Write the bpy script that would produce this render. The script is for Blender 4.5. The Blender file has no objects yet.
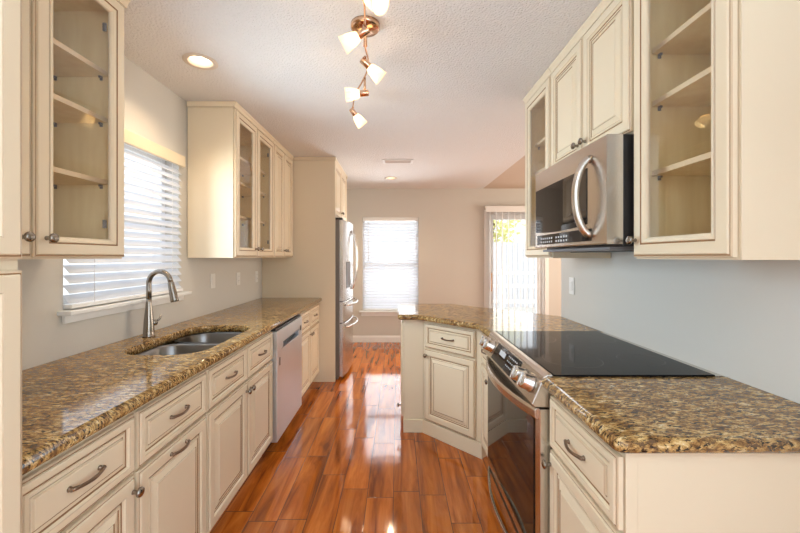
import bpy, bmesh, math, random
from mathutils import Vector, Matrix
random.seed(7)
S = bpy.context.scene
COL = S.collection
PI = math.pi

# ------------------------------------------------------------------ camera, world, lights, exposure
EYE = 1.36
cam_d = bpy.data.cameras.new('camera')
cam_d.sensor_width = 36.0
cam_d.lens = 36.0 * 365.0 / 800.0
cam_d.shift_x = 2.5 / 800.0
cam_d.shift_y = -10.0 / 800.0
cam_d.clip_start = 0.02
cam = bpy.data.objects.new('camera', cam_d)
cam.location = (0, 0, EYE)
cam.rotation_euler = (PI / 2, 0, 0)
COL.objects.link(cam)
S.camera = cam

S.view_settings.view_transform = 'Standard'
S.view_settings.look = 'None'
S.view_settings.gamma = 1.0
S.view_settings.use_curve_mapping = False
S.view_settings.exposure = 0.83

world = bpy.data.worlds.new('sky')
S.world = world
world.use_nodes = True
wb = world.node_tree.nodes['Background']
wb.inputs[0].default_value = (0.86, 0.93, 1.0, 1)
wb.inputs[1].default_value = 1.0


def area_light(name, loc, rot, sx, sy, power, color):
    l = bpy.data.lights.new(name, 'AREA')
    l.shape = 'RECTANGLE'
    l.size = sx
    l.size_y = sy
    l.energy = power
    l.color = color
    o = bpy.data.objects.new(name, l)
    o.location = loc
    o.rotation_euler = rot
    COL.objects.link(o)
    return o


# daylight through the windows (each just outside or inside its opening), then an added fill
area_light('daylight_back_window', (-0.1, -2.9, 1.30), (PI / 2, 0, 0), 2.4, 2.1, 5, (0.56, 0.79, 1.0))
area_light('daylight_sink_outside', (-1.95, 2.04, 1.85), (0, -PI / 2 - 0.25, 0), 1.0, 0.9, 1.6, (0.80, 0.89, 1.0))
area_light('daylight_far_outside', (-0.11, 6.35, 1.4), (-PI / 2 - 0.1, 0, 0), 0.9, 1.5, 13, (0.95, 0.97, 1.0))
area_light('daylight_patio_outside', (1.88, 6.4, 1.3), (-PI / 2, 0, 0), 1.0, 2.0, 8, (0.95, 0.97, 1.0))
area_light('living_side_fill', (4.1, 4.2, 1.4), (0, PI / 2, 0), 1.6, 1.8, 44, (1.0, 0.90, 0.76))  # warm fill light added in front of a wall without a window
# added fill lights behind the camera; the wall openings there are invented too
area_light('side_fill_right', (1.18, -1.5, 1.35), (0, PI / 2, 0), 1.5, 1.6, 25, (0.80, 0.92, 1.0))
area_light('side_fill_left', (-1.43, -1.5, 1.35), (0, -PI / 2, 0), 1.5, 1.6, 2.5, (0.56, 0.80, 1.0))
# the daylight the blinds scatter into the room
for nm, lc, rt, sx, sy, pw, cl in (('daylight_sink_blind', (-1.40, 2.04, 1.57), (0, -PI / 2, 0), .85, .80, 9.5, (0.62, 0.84, 1.0)),
                                   ('daylight_far_blind', (-0.11, 5.70, 1.25), (-PI / 2, 0, 0), .85, 1.45, 16, (0.90, 0.96, 1.0))):
    al = area_light(nm, lc, rt, sx, sy, pw, cl)
    al.visible_glossy = False
    al.data.spread = math.radians(125)
sun_d = bpy.data.lights.new('sun', 'SUN')
sun_d.energy = 2.2
sun_d.angle = 0.01
sun = bpy.data.objects.new('sun', sun_d)
sun.rotation_euler = Vector((0.6, -0.35, 0.75)).to_track_quat('Z', 'Y').to_euler()
COL.objects.link(sun)
# unseen fill light added behind the camera, aimed up to bounce off the ceiling
area_light('ceiling_bounce_fill', (0.0, -1.1, 1.75), (PI, 0, 0), 0.9, 0.9, 37, (0.62, 0.82, 1.0))


# ------------------------------------------------------------------ materials
def new_mat(name):
    m = bpy.data.materials.new(name)
    m.use_nodes = True
    nt = m.node_tree
    b = nt.nodes['Principled BSDF']
    return m, nt, b


def N(nt, typ, **kw):
    n = nt.nodes.new(typ)
    for k, v in kw.items():
        setattr(n, k, v)
    return n


def link(nt, a, b):
    nt.links.new(a, b)


def rgba(c):
    return (c[0], c[1], c[2], 1.0)


def simple(name, color, rough=0.5, metal=0.0, bump=0.0, bscale=60.0, var=0.0, vscale=4.0, spec=0.5, coat=0.0):
    m, nt, b = new_mat(name)
    b.inputs['Base Color'].default_value = rgba(color)
    b.inputs['Roughness'].default_value = rough
    b.inputs['Metallic'].default_value = metal
    b.inputs['Specular IOR Level'].default_value = spec
    b.inputs['Coat Weight'].default_value = coat
    tc = N(nt, 'ShaderNodeTexCoord')
    no = N(nt, 'ShaderNodeTexNoise')
    no.inputs['Scale'].default_value = vscale
    no.inputs['Detail'].default_value = 3.0
    link(nt, tc.outputs['Object'], no.inputs['Vector'])
    if var > 0:
        mx = N(nt, 'ShaderNodeMix', data_type='RGBA')
        mx.inputs[6].default_value = rgba([c * (1 - var) for c in color])
        mx.inputs[7].default_value = rgba([min(1, c * (1 + var)) for c in color])
        link(nt, no.outputs['Fac'], mx.inputs[0])
        link(nt, mx.outputs[2], b.inputs['Base Color'])
    if bump > 0:
        n2 = N(nt, 'ShaderNodeTexNoise')
        n2.inputs['Scale'].default_value = bscale
        n2.inputs['Detail'].default_value = 2.0
        link(nt, tc.outputs['Object'], n2.inputs['Vector'])
        bp = N(nt, 'ShaderNodeBump')
        bp.inputs['Strength'].default_value = bump
        bp.inputs['Distance'].default_value = 0.01
        link(nt, n2.outputs['Fac'], bp.inputs['Height'])
        link(nt, bp.outputs['Normal'], b.inputs['Normal'])
    return m


def brushed(name, color, rough=0.28, axis=2):
    """stainless steel with fine brush lines"""
    m, nt, b = new_mat(name)
    b.inputs['Metallic'].default_value = 1.0
    tc = N(nt, 'ShaderNodeTexCoord')
    mp = N(nt, 'ShaderNodeMapping')
    sc = [2.0, 2.0, 260.0] if axis == 0 else [220.0, 220.0, 2.0]
    mp.inputs['Scale'].default_value = sc
    link(nt, tc.outputs['Object'], mp.inputs['Vector'])
    no = N(nt, 'ShaderNodeTexNoise')
    no.inputs['Scale'].default_value = 1.0
    no.inputs['Detail'].default_value = 2.0
    link(nt, mp.outputs[0], no.inputs['Vector'])
    mx = N(nt, 'ShaderNodeMix', data_type='RGBA')
    mx.inputs[6].default_value = rgba([c * 0.975 for c in color])
    mx.inputs[7].default_value = rgba(color)
    link(nt, no.outputs['Fac'], mx.inputs[0])
    link(nt, mx.outputs[2], b.inputs['Base Color'])
    mr = N(nt, 'ShaderNodeMapRange')
    mr.inputs[3].default_value = rough * 0.96
    mr.inputs[4].default_value = rough * 1.06
    link(nt, no.outputs['Fac'], mr.inputs[0])
    link(nt, mr.outputs[0], b.inputs['Roughness'])
    return m


def granite():
    m, nt, b = new_mat('granite')
    tc = N(nt, 'ShaderNodeTexCoord')
    # crystals drawn out along a diagonal flow
    mp = N(nt, 'ShaderNodeMapping')
    mp.inputs['Rotation'].default_value = (0, 0, -0.55)
    mp.inputs['Scale'].default_value = (1.0, 2.6, 1.6)
    link(nt, tc.outputs['Object'], mp.inputs['Vector'])
    warp = N(nt, 'ShaderNodeTexNoise')
    warp.inputs['Scale'].default_value = 22.0
    warp.inputs['Detail'].default_value = 3.0
    link(nt, mp.outputs[0], warp.inputs['Vector'])
    add = N(nt, 'ShaderNodeVectorMath', operation='MULTIPLY_ADD')
    add.inputs[1].default_value = (0.035, 0.035, 0.035)
    link(nt, warp.outputs['Color'], add.inputs[0])
    link(nt, mp.outputs[0], add.inputs[2])
    def noise(scale, detail, rough, vec):
        q = N(nt, 'ShaderNodeTexNoise')
        q.inputs['Scale'].default_value = scale
        q.inputs['Detail'].default_value = detail
        q.inputs['Roughness'].default_value = rough
        link(nt, vec, q.inputs['Vector'])
        return q.outputs['Fac']

    def ramp(fac, stops):
        r = N(nt, 'ShaderNodeValToRGB')
        e = r.color_ramp.elements
        e[0].position, e[0].color = stops[0]
        e[1].position, e[1].color = stops[-1]
        for p, c in stops[1:-1]:
            q = e.new(p)
            q.color = c
        link(nt, fac, r.inputs[0])
        return r.outputs[0]

    def over(fac, a, col):
        mx = N(nt, 'ShaderNodeMix', data_type='RGBA')
        mx.inputs[7].default_value = col
        link(nt, fac, mx.inputs[0])
        link(nt, a, mx.inputs[6])
        return mx.outputs[2]
    W0, W1 = (0, 0, 0, 1), (1, 1, 1, 1)
    base = ramp(noise(26.0, 6.0, 0.72, add.outputs[0]),
                [(0.36, (0.10, 0.045, 0.016, 1)), (0.44, (0.28, 0.142, 0.044, 1)), (0.52, (0.50, 0.30, 0.105, 1)), (0.59, (0.66, 0.45, 0.19, 1)), (0.67, (0.80, 0.67, 0.44, 1))])
    c1 = over(ramp(noise(44.0, 4.0, 0.70, add.outputs[0]), [(0.53, W0), (0.59, W1)]), base, (0.14, 0.078, 0.038, 1))
    c2 = over(ramp(noise(70.0, 3.0, 0.65, add.outputs[0]), [(0.55, W0), (0.59, W1)]), c1, (0.024, 0.018, 0.015, 1))
    link(nt, c2, b.inputs['Base Color'])
    b.inputs['Roughness'].default_value = 0.09
    b.inputs['Specular IOR Level'].default_value = 0.35
    return m


def wood_floor():
    m, nt, b = new_mat('wood_floor')
    tc = N(nt, 'ShaderNodeTexCoord')
    sx = N(nt, 'ShaderNodeSeparateXYZ')
    link(nt, tc.outputs['Object'], sx.inputs[0])

    def mth(op, a, c=None):
        n = N(nt, 'ShaderNodeMath', operation=op)
        for i, v in enumerate((a, c)):
            if v is None:
                continue
            if isinstance(v, (int, float)):
                n.inputs[i].default_value = v
            else:
                link(nt, v, n.inputs[i])
        return n.outputs[0]
    W, L = 0.149, 0.60
    u = mth('DIVIDE', mth('ADD', sx.outputs[0], 0.023 + W * 40), W)
    ci = mth('FLOOR', u)
    fu = mth('FRACT', u)
    wn = N(nt, 'ShaderNodeTexWhiteNoise', noise_dimensions='1D')
    link(nt, ci, wn.inputs['W'])
    v = mth('ADD', mth('DIVIDE', mth('ADD', sx.outputs[1], 20.0), L), wn.outputs['Value'])
    ri = mth('FLOOR', v)
    fv = mth('FRACT', v)
    cmb = N(nt, 'ShaderNodeCombineXYZ')
    link(nt, ci, cmb.inputs[0]); link(nt, ri, cmb.inputs[1])
    w2 = N(nt, 'ShaderNodeTexWhiteNoise', noise_dimensions='2D')
    link(nt, cmb.outputs[0], w2.inputs['Vector'])
    # grain: noise stretched along the board, shifted per board
    off = N(nt, 'ShaderNodeVectorMath', operation='MULTIPLY_ADD')
    off.inputs[1].default_value = (7.0, 7.0, 7.0)
    link(nt, w2.outputs['Color'], off.inputs[0])
    link(nt, tc.outputs['Object'], off.inputs[2])
    mp = N(nt, 'ShaderNodeMapping')
    mp.inputs['Scale'].default_value = (16.0, 1.6, 1.0)
    link(nt, off.outputs[0], mp.inputs['Vector'])
    gr = N(nt, 'ShaderNodeTexNoise')
    gr.inputs['Scale'].default_value = 1.0
    gr.inputs['Detail'].default_value = 5.0
    gr.inputs['Roughness'].default_value = 0.6
    gr.inputs['Distortion'].default_value = 0.6
    link(nt, mp.outputs[0], gr.inputs['Vector'])
    r = N(nt, 'ShaderNodeValToRGB')
    e = r.color_ramp.elements
    e[0].position = 0.32; e[0].color = (0.17, 0.036, 0.005, 1)
    e[1].position = 0.70; e[1].color = (0.64, 0.20, 0.030, 1)
    q = e.new(0.5); q.color = (0.45, 0.112, 0.011, 1)
    link(nt, gr.outputs['Fac'], r.inputs[0])
    hsv = N(nt, 'ShaderNodeHueSaturation')
    mr = N(nt, 'ShaderNodeMapRange')
    mr.inputs[3].default_value = 0.84
    mr.inputs[4].default_value = 1.14
    link(nt, w2.outputs['Value'], mr.inputs[0])
    link(nt, mr.outputs[0], hsv.inputs['Value'])
    link(nt, r.outputs[0], hsv.inputs['Color'])
    # seams between boards
    eu = mth('MINIMUM', fu, mth('SUBTRACT', 1.0, fu))
    ev = mth('MINIMUM', fv, mth('SUBTRACT', 1.0, fv))
    su = mth('LESS_THAN', eu, 0.0017 / W)
    sv = mth('LESS_THAN', ev, 0.0020 / L)
    seam = mth('MAXIMUM', su, sv)
    mx = N(nt, 'ShaderNodeMix', data_type='RGBA')
    mx.inputs[7].default_value = (0.075, 0.035, 0.018, 1)
    link(nt, seam, mx.inputs[0])
    link(nt, hsv.outputs[0], mx.inputs[6])
    link(nt, mx.outputs[2], b.inputs['Base Color'])
    # hand-scraped waviness
    mp2 = N(nt, 'ShaderNodeMapping')
    mp2.inputs['Scale'].default_value = (22.0, 3.2, 1.0)
    link(nt, off.outputs[0], mp2.inputs['Vector'])
    wv = N(nt, 'ShaderNodeTexNoise')
    wv.inputs['Scale'].default_value = 1.0
    wv.inputs['Detail'].default_value = 1.0
    link(nt, mp2.outputs[0], wv.inputs['Vector'])
    hh = mth('SUBTRACT', wv.outputs['Fac'], mth('MULTIPLY', seam, 0.6))
    bp = N(nt, 'ShaderNodeBump')
    bp.inputs['Strength'].default_value = 0.07
    bp.inputs['Distance'].default_value = 0.01
    link(nt, hh, bp.inputs['Height'])
    link(nt, bp.outputs['Normal'], b.inputs['Normal'])
    b.inputs['Roughness'].default_value = 0.07
    b.inputs['Specular IOR Level'].default_value = 0.55
    b.inputs['Coat Weight'].default_value = 0.2
    b.inputs['Coat Roughness'].default_value = 0.06
    return m


def maple():
    m, nt, b = new_mat('maple_plywood')
    tc = N(nt, 'ShaderNodeTexCoord')
    mp = N(nt, 'ShaderNodeMapping')
    mp.inputs['Scale'].default_value = (9.0, 9.0, 1.6)
    link(nt, tc.outputs['Object'], mp.inputs['Vector'])
    no = N(nt, 'ShaderNodeTexNoise')
    no.inputs['Scale'].default_value = 3.0
    no.inputs['Detail'].default_value = 4.0
    link(nt, mp.outputs[0], no.inputs['Vector'])
    r = N(nt, 'ShaderNodeValToRGB')
    r.color_ramp.elements[0].position = 0.3
    r.color_ramp.elements[0].color = (0.86, 0.66, 0.34, 1)
    r.color_ramp.elements[1].position = 0.75
    r.color_ramp.elements[1].color = (0.95, 0.78, 0.46, 1)
    link(nt, no.outputs['Fac'], r.inputs[0])
    link(nt, r.outputs[0], b.inputs['Base Color'])
    b.inputs['Roughness'].default_value = 0.4
    return m


def pane_glass(name, refl=1.0, tint=(1, 1, 1)):
    m = bpy.data.materials.new(name)
    m.use_nodes = True
    nt = m.node_tree
    nt.nodes.clear()
    out = N(nt, 'ShaderNodeOutputMaterial')
    tr = N(nt, 'ShaderNodeBsdfTransparent')
    tr.inputs[0].default_value = rgba(tint)
    gl = N(nt, 'ShaderNodeBsdfGlossy')
    gl.inputs['Roughness'].default_value = 0.0
    fr = N(nt, 'ShaderNodeLayerWeight')          # Schlick reflectance from the facing angle
    fr.inputs['Blend'].default_value = 0.5
    pw = N(nt, 'ShaderNodeMath', operation='POWER')
    pw.inputs[1].default_value = 5.0
    link(nt, fr.outputs['Facing'], pw.inputs[0])
    mu = N(nt, 'ShaderNodeMath', operation='MULTIPLY_ADD')
    mu.inputs[1].default_value = 0.9 * refl
    mu.inputs[2].default_value = 0.045 * refl
    link(nt, pw.outputs[0], mu.inputs[0])
    mx = N(nt, 'ShaderNodeMixShader')
    link(nt, mu.outputs[0], mx.inputs[0])
    link(nt, tr.outputs[0], mx.inputs[1])
    link(nt, gl.outputs[0], mx.inputs[2])
    link(nt, mx.outputs[0], out.inputs[0])
    return m


def translucent(name, color, amount=0.45, rough=0.5):
    m = bpy.data.materials.new(name)
    m.use_nodes = True
    nt = m.node_tree
    b = nt.nodes['Principled BSDF']
    b.inputs['Base Color'].default_value = rgba(color)
    b.inputs['Roughness'].default_value = rough
    t = N(nt, 'ShaderNodeBsdfTranslucent')
    t.inputs[0].default_value = rgba(color)
    mx = N(nt, 'ShaderNodeMixShader')
    mx.inputs[0].default_value = amount
    link(nt, b.outputs[0], mx.inputs[1])
    link(nt, t.outputs[0], mx.inputs[2])
    link(nt, mx.outputs[0], nt.nodes['Material Output'].inputs[0])
    return m


def glow(name, color, strength):
    m, nt, b = new_mat(name)
    b.inputs['Base Color'].default_value = rgba(color)
    b.inputs['Emission Color'].default_value = rgba(color)
    b.inputs['Emission Strength'].default_value = strength
    return m


CREAM = simple('cream_paint', (0.79, 0.67, 0.49), 0.32, var=0.02, vscale=2.0)
GLAZE = simple('brown_glaze', (0.31, 0.165, 0.070), 0.5)
TAN_EDGE = simple('glazed_edge', (0.66, 0.52, 0.36), 0.4)
MAPLE = maple()
SHELF_EDGE = simple('shelf_edge', (0.80, 0.62, 0.40), 0.4)
GRANITE = granite()
FLOOR = wood_floor()
WALL = simple('wall_paint', (0.65, 0.615, 0.56), 0.75, bump=0.05, bscale=180)
CEIL = simple('popcorn_ceiling', (0.79, 0.765, 0.74), 0.95, bump=0.9, bscale=95)
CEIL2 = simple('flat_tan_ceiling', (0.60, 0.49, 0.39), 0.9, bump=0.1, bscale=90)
WHITE = simple('white_trim', (0.86, 0.85, 0.83), 0.4)
PLASTIC = simple('white_plastic', (0.82, 0.80, 0.76), 0.35)
SLAT = translucent('blind_slat', (0.86, 0.88, 0.92), 0.35)
VANE = translucent('vertical_vane', (0.92, 0.91, 0.89), 0.5)
STEEL = brushed('brushed_steel', (0.66, 0.62, 0.57), 0.26, axis=0)
DWSTEEL = brushed('dishwasher_steel', (0.72, 0.76, 0.80), 0.40, axis=2)
STEEL_V = brushed('brushed_steel_upright', (0.66, 0.63, 0.59), 0.24, axis=2)
SINKSTEEL = brushed('sink_steel', (0.27, 0.27, 0.27), 0.30, axis=0)
CHROME = simple('satin_chrome', (0.72, 0.70, 0.67), 0.14, 1.0)
NICKEL = simple('brushed_nickel', (0.33, 0.30, 0.265), 0.24, 1.0)
PEWTER = simple('antique_pewter', (0.27, 0.20, 0.145), 0.30, 1.0)
COPPER = simple('copper_nickel', (0.78, 0.52, 0.36), 0.18, 1.0)
BLACK = simple('black_plastic', (0.02, 0.02, 0.022), 0.35)
GREY = simple('grey_plastic', (0.16, 0.16, 0.17), 0.4)
FRIDGESIDE = simple('fridge_side', (0.20, 0.175, 0.15), 0.3, 0.6)
BGLASS = simple('black_glass', (0.010, 0.008, 0.008), 0.04, spec=0.42)
COOKGLASS = simple('cooktop_glass', (0.013, 0.012, 0.012), 0.06, spec=0.06)
BURNER = simple('burner_ring', (0.030, 0.030, 0.031), 0.25)
MARK = simple('printed_marks', (0.55, 0.56, 0.58), 0.5)
GLASS = pane_glass('clear_glass', 1.0)
WGLASS = pane_glass('window_glass', 0.6)
SHADE = None
DARKGAP = simple('dark_gap', (0.03, 0.025, 0.02), 0.7)


# ------------------------------------------------------------------ mesh helpers
class MB:
    def __init__(self):
        self.v = []
        self.f = []
        self.m = []
        self.s = []

    def face(self, idx, mat=0, smooth=False):
        self.f.append(tuple(idx)); self.m.append(mat); self.s.append(smooth)

    def quad(self, pts, mat=0):
        n = len(self.v)
        self.v += [tuple(p) for p in pts]
        self.face(range(n, n + len(pts)), mat)

    def box(self, x0, x1, y0, y1, z0, z1, mat=0, sides=None):
        if x0 > x1: x0, x1 = x1, x0
        if y0 > y1: y0, y1 = y1, y0
        if z0 > z1: z0, z1 = z1, z0
        n = len(self.v)
        self.v += [(x0, y0, z0), (x1, y0, z0), (x1, y1, z0), (x0, y1, z0), (x0, y0, z1), (x1, y0, z1), (x1, y1, z1), (x0, y1, z1)]
        F = {'z0': (0, 3, 2, 1), 'z1': (4, 5, 6, 7), 'y0': (0, 1, 5, 4), 'x1': (1, 2, 6, 5), 'y1': (2, 3, 7, 6), 'x0': (3, 0, 4, 7)}
        for k, q in F.items():
            self.face([n + i for i in q], (sides or {}).get(k, mat))
        return self

    def loft(self, rings, mat=0, close=True, cap0=False, cap1=False, smooth=True, mats=None):
        """rings: lists of equal length of points"""
        base = len(self.v)
        k = len(rings[0])
        for r in rings:
            self.v += [tuple(p) for p in r]
        for i in range(len(rings) - 1):
            mm = mats[i] if mats else mat
            for j in range(k if close else k - 1):
                a = base + i * k + j
                b2 = base + i * k + (j + 1) % k
                self.face((a, b2, b2 + k, a + k), mm, smooth)
        if cap0:
            self.face([base + j for j in range(k)][::-1], mats[0] if mats else mat)
        if cap1:
            self.face([base + (len(rings) - 1) * k + j for j in range(k)], mats[-1] if mats else mat)
        return self

    def lathe(self, prof, origin=(0, 0, 0), axis=(0, 0, 1), seg=24, mat=0, cap0=True, cap1=True, mats=None, smooth=True):
        ax = Vector(axis).normalized()
        up = Vector((0, 0, 1)) if abs(ax.z) < 0.9 else Vector((1, 0, 0))
        u = ax.cross(up).normalized()
        w = ax.cross(u).normalized()
        o = Vector(origin)
        rings = []
        for r, h in prof:
            rings.append([o + ax * h + (u * math.cos(2 * PI * j / seg) + w * math.sin(2 * PI * j / seg)) * max(r, 1e-5) for j in range(seg)])
        return self.loft(rings, mat, True, cap0, cap1, smooth, mats)

    def tube(self, pts, rad, seg=12, mat=0, flat=1.0, ref=None, caps=True):
        """round (or flattened) bar along a polyline"""
        P = [Vector(p) for p in pts]
        n = len(P)
        if not isinstance(rad, (list, tuple)):
            rad = [rad] * n
        rings = []
        prev = Vector(ref) if ref else None
        for i in range(n):
            t = (P[min(i + 1, n - 1)] - P[max(i - 1, 0)]).normalized()
            if prev is None:
                prev = Vector((0, 0, 1)) if abs(t.z) < 0.9 else Vector((1, 0, 0))
            u = (prev - t * prev.dot(t))
            if u.length < 1e-5:
                u = t.orthogonal()
            u.normalize()
            w = t.cross(u)
            prev = u
            rings.append([P[i] + u * math.cos(2 * PI * j / seg) * rad[i] + w * math.sin(2 * PI * j / seg) * rad[i] * flat for j in range(seg)])
        return self.loft(rings, mat, True, caps, caps, True)

    def build(self, name, mats, parent=None, loc=None, rot=None, bevel=0.0, recalc=True, solid=0.0, segs=2):
        me = bpy.data.meshes.new(name)
        me.from_pydata(self.v, [], self.f)
        if not isinstance(mats, (list, tuple)):
            mats = [mats]
        for mm in mats:
            me.materials.append(mm)
        for i, p in enumerate(me.polygons):
            p.material_index = self.m[i]
            p.use_smooth = self.s[i]
        if recalc:
            bm = bmesh.new()
            bm.from_mesh(me)
            bmesh.ops.remove_doubles(bm, verts=bm.verts, dist=1e-6)
            bmesh.ops.recalc_face_normals(bm, faces=bm.faces)
            bm.to_mesh(me)
            bm.free()
        o = bpy.data.objects.new(name, me)
        COL.objects.link(o)
        if parent:
            o.parent = parent
        if loc:
            o.location = loc
        if rot:
            o.rotation_euler = rot
        if solid:
            md = o.modifiers.new('solid', 'SOLIDIFY')
            md.thickness = solid
            md.offset = 1.0
        if bevel:
            md = o.modifiers.new('bevel', 'BEVEL')
            md.width = bevel
            md.segments = segs
            md.limit_method = 'ANGLE'
            md.angle_limit = math.radians(40)
        return o


def offset_poly(poly, d):
    """inset a CCW polygon; d = one distance or one per edge (edge i runs from vertex i to i+1)"""
    n = len(poly)
    if not isinstance(d, (list, tuple)):
        d = [d] * n
    L = []
    for i in range(n):
        p = Vector(poly[i]); q = Vector(poly[(i + 1) % n])
        t = (q - p).normalized()
        nn = Vector((-t.y, t.x))
        L.append((p + nn * d[i], t))
    out = []
    for i in range(n):
        p1, t1 = L[i - 1]
        p2, t2 = L[i]
        den = t1.x * t2.y - t1.y * t2.x
        if abs(den) < 1e-6:
            out.append((p2.x, p2.y))
        else:
            s = ((p2.x - p1.x) * t2.y - (p2.y - p1.y) * t2.x) / den
            q = p1 + t1 * s
            out.append((q.x, q.y))
    return out


def fillet(poly, radii, seg=6, tags=None):
    """round polygon corners; returns (points, edge tags): arcs take the tag of the edge before them"""
    n = len(poly)
    pts, et = [], []
    for i in range(n):
        p = Vector(poly[i]); a = Vector(poly[i - 1]); c = Vector(poly[(i + 1) % n])
        r = radii[i]
        tg = tags[i] if tags else 1
        tp = tags[i - 1] if tags else 1
        if r <= 0:
            pts.append((p.x, p.y)); et.append(tg)
            continue
        u = (a - p).normalized(); w = (c - p).normalized()
        ang = math.acos(max(-1, min(1, u.dot(w))))
        dist = r / math.tan(ang / 2)
        s = p + u * dist
        e = p + w * dist
        bis = (u + w).normalized()
        cen = p + bis * (r / math.sin(ang / 2))
        a0 = math.atan2(s.y - cen.y, s.x - cen.x)
        a1 = math.atan2(e.y - cen.y, e.x - cen.x)
        da = (a1 - a0 + PI) % (2 * PI) - PI
        for k in range(seg + 1):
            t = a0 + da * k / seg
            pts.append((cen.x + r * math.cos(t), cen.y + r * math.sin(t)))
            et.append(tg if k == seg else tp)
    return pts, et


def slab(name, outer, edge_r, z0, z1, mat, hole=None, parent=None, hole_mat=0):
    """slab with rounded edges where edge_r > 0 and optional holes"""
    bm = bmesh.new()
    n = len(outer)
    holes = hole or []
    prof = []
    K = 8
    h = z1 - z0
    rings = []
    for k in range(K + 1):
        t = -PI / 2 + PI * k / K
        ins = [(r - r * math.cos(t)) for r in edge_r]
        z = (z0 + z1) / 2 + h / 2 * math.sin(t)
        pl = offset_poly(outer, ins)
        rings.append([bm.verts.new((p[0], p[1], z)) for p in pl])
    for k in range(K):
        for j in range(n):
            f = bm.faces.new((rings[k][j], rings[k][(j + 1) % n], rings[k + 1][(j + 1) % n], rings[k + 1][j]))
            f.smooth = True
    hb, ht = [], []
    for hp in holes:
        b = [bm.verts.new((p[0], p[1], z0)) for p in hp]
        m1 = [bm.verts.new((p[0], p[1], z1 - 0.004)) for p in hp]
        big = offset_poly(hp, -0.004)
        t = [bm.verts.new((p[0], p[1], z1)) for p in big]
        k = len(hp)
        for j in range(k):
            for lo, hi in ((b, m1), (m1, t)):
                f = bm.faces.new((lo[(j + 1) % k], lo[j], hi[j], hi[(j + 1) % k]))
                f.smooth = True
        hb.append(b); ht.append(t)
    for ring, hl in ((rings[0], hb), (rings[-1], ht)):
        if not hl:
            bm.faces.new(ring)
        else:
            es = []
            for loop in [ring] + hl:
                for j in range(len(loop)):
                    ed = bm.edges.get((loop[j], loop[(j + 1) % len(loop)]))
                    es.append(ed or bm.edges.new((loop[j], loop[(j + 1) % len(loop)])))
            bmesh.ops.triangle_fill(bm, edges=es, use_beauty=True)
    bmesh.ops.recalc_face_normals(bm, faces=bm.faces)
    me = bpy.data.meshes.new(name)
    bm.to_mesh(me)
    bm.free()
    me.materials.append(mat)
    o = bpy.data.objects.new(name, me)
    COL.objects.link(o)
    if parent:
        o.parent = parent
    return o


def thing(name, label, cat, loc=(0, 0, 0), rotz=0.0, group=None):
    o = bpy.data.objects.new(name, None)
    o.empty_display_size = 0.1
    COL.objects.link(o)
    o.location = loc
    o.rotation_euler = (0, 0, rotz)
    return tag(o, label, cat, group)


def tag(o, label, cat, group=None, kind=None):
    o['label'] = label
    o['category'] = cat
    if group:
        o['group'] = group
    if kind:
        o['kind'] = kind
    return o


def struct(o, label, cat):
    return tag(o, label, cat, None, 'structure')


# ------------------------------------------------------------------ the room
XL, XR, YF, YB, ZC = -1.47, 1.22, 5.80, -3.0, 2.44
XE = 4.2
o = MB().box(XL - .15, XE + .15, YB - .15, YF + .15, -0.06, 0).build('floor', FLOOR)
struct(o, 'glossy reddish brown wood plank floor running down the aisle', 'floor')

# ceiling with round openings for the recessed lights
LIGHTS = [(-1.09, 2.02), (-0.09, 5.02)]


def circle(cx, cy, r, n=28, ccw=True):
    return [(cx + r * math.cos(2 * PI * k / n * (1 if ccw else -1)), cy + r * math.sin(2 * PI * k / n * (1 if ccw else -1))) for k in range(n)]


poly = [(XL - .15, YB - .15), (XR + .14, YB - .15), (XR + .14, YF + .15), (XL - .15, YF + .15)]
o = slab('ceiling', poly, [0, 0, 0, 0], ZC, ZC + .12, CEIL, hole=[circle(x, y, .066) for x, y in LIGHTS])
for p in o.data.polygons: p.use_smooth = False
struct(o, 'off-white textured popcorn ceiling over the kitchen', 'ceiling')
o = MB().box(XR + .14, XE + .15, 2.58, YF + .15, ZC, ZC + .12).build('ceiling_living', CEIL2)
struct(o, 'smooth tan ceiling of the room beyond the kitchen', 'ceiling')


def wall_y(name, y0, y1, x0, x1, holes, label):
    """wall in a plane of constant Y with rectangular holes (hx0,hx1,hz0,hz1)"""
    m = MB()
    xs = x0
    for hx0, hx1, hz0, hz1 in sorted(holes):
        m.box(xs, hx0, y0, y1, 0, ZC)
        if hz0 > 0: m.box(hx0, hx1, y0, y1, 0, hz0)
        m.box(hx0, hx1, y0, y1, hz1, ZC)
        xs = hx1
    m.box(xs, x1, y0, y1, 0, ZC)
    return struct(m.build(name, WALL), label, 'wall')


def wall_x(name, x0, x1, y0, y1, holes, label):
    m = MB()
    ys = y0
    for hy0, hy1, hz0, hz1 in sorted(holes):
        m.box(x0, x1, ys, hy0, 0, ZC)
        if hz0 > 0: m.box(x0, x1, hy0, hy1, 0, hz0)
        m.box(x0, x1, hy0, hy1, hz1, ZC)
        ys = hy1
    m.box(x0, x1, ys, y1, 0, ZC)
    return struct(m.build(name, WALL), label, 'wall')


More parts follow.
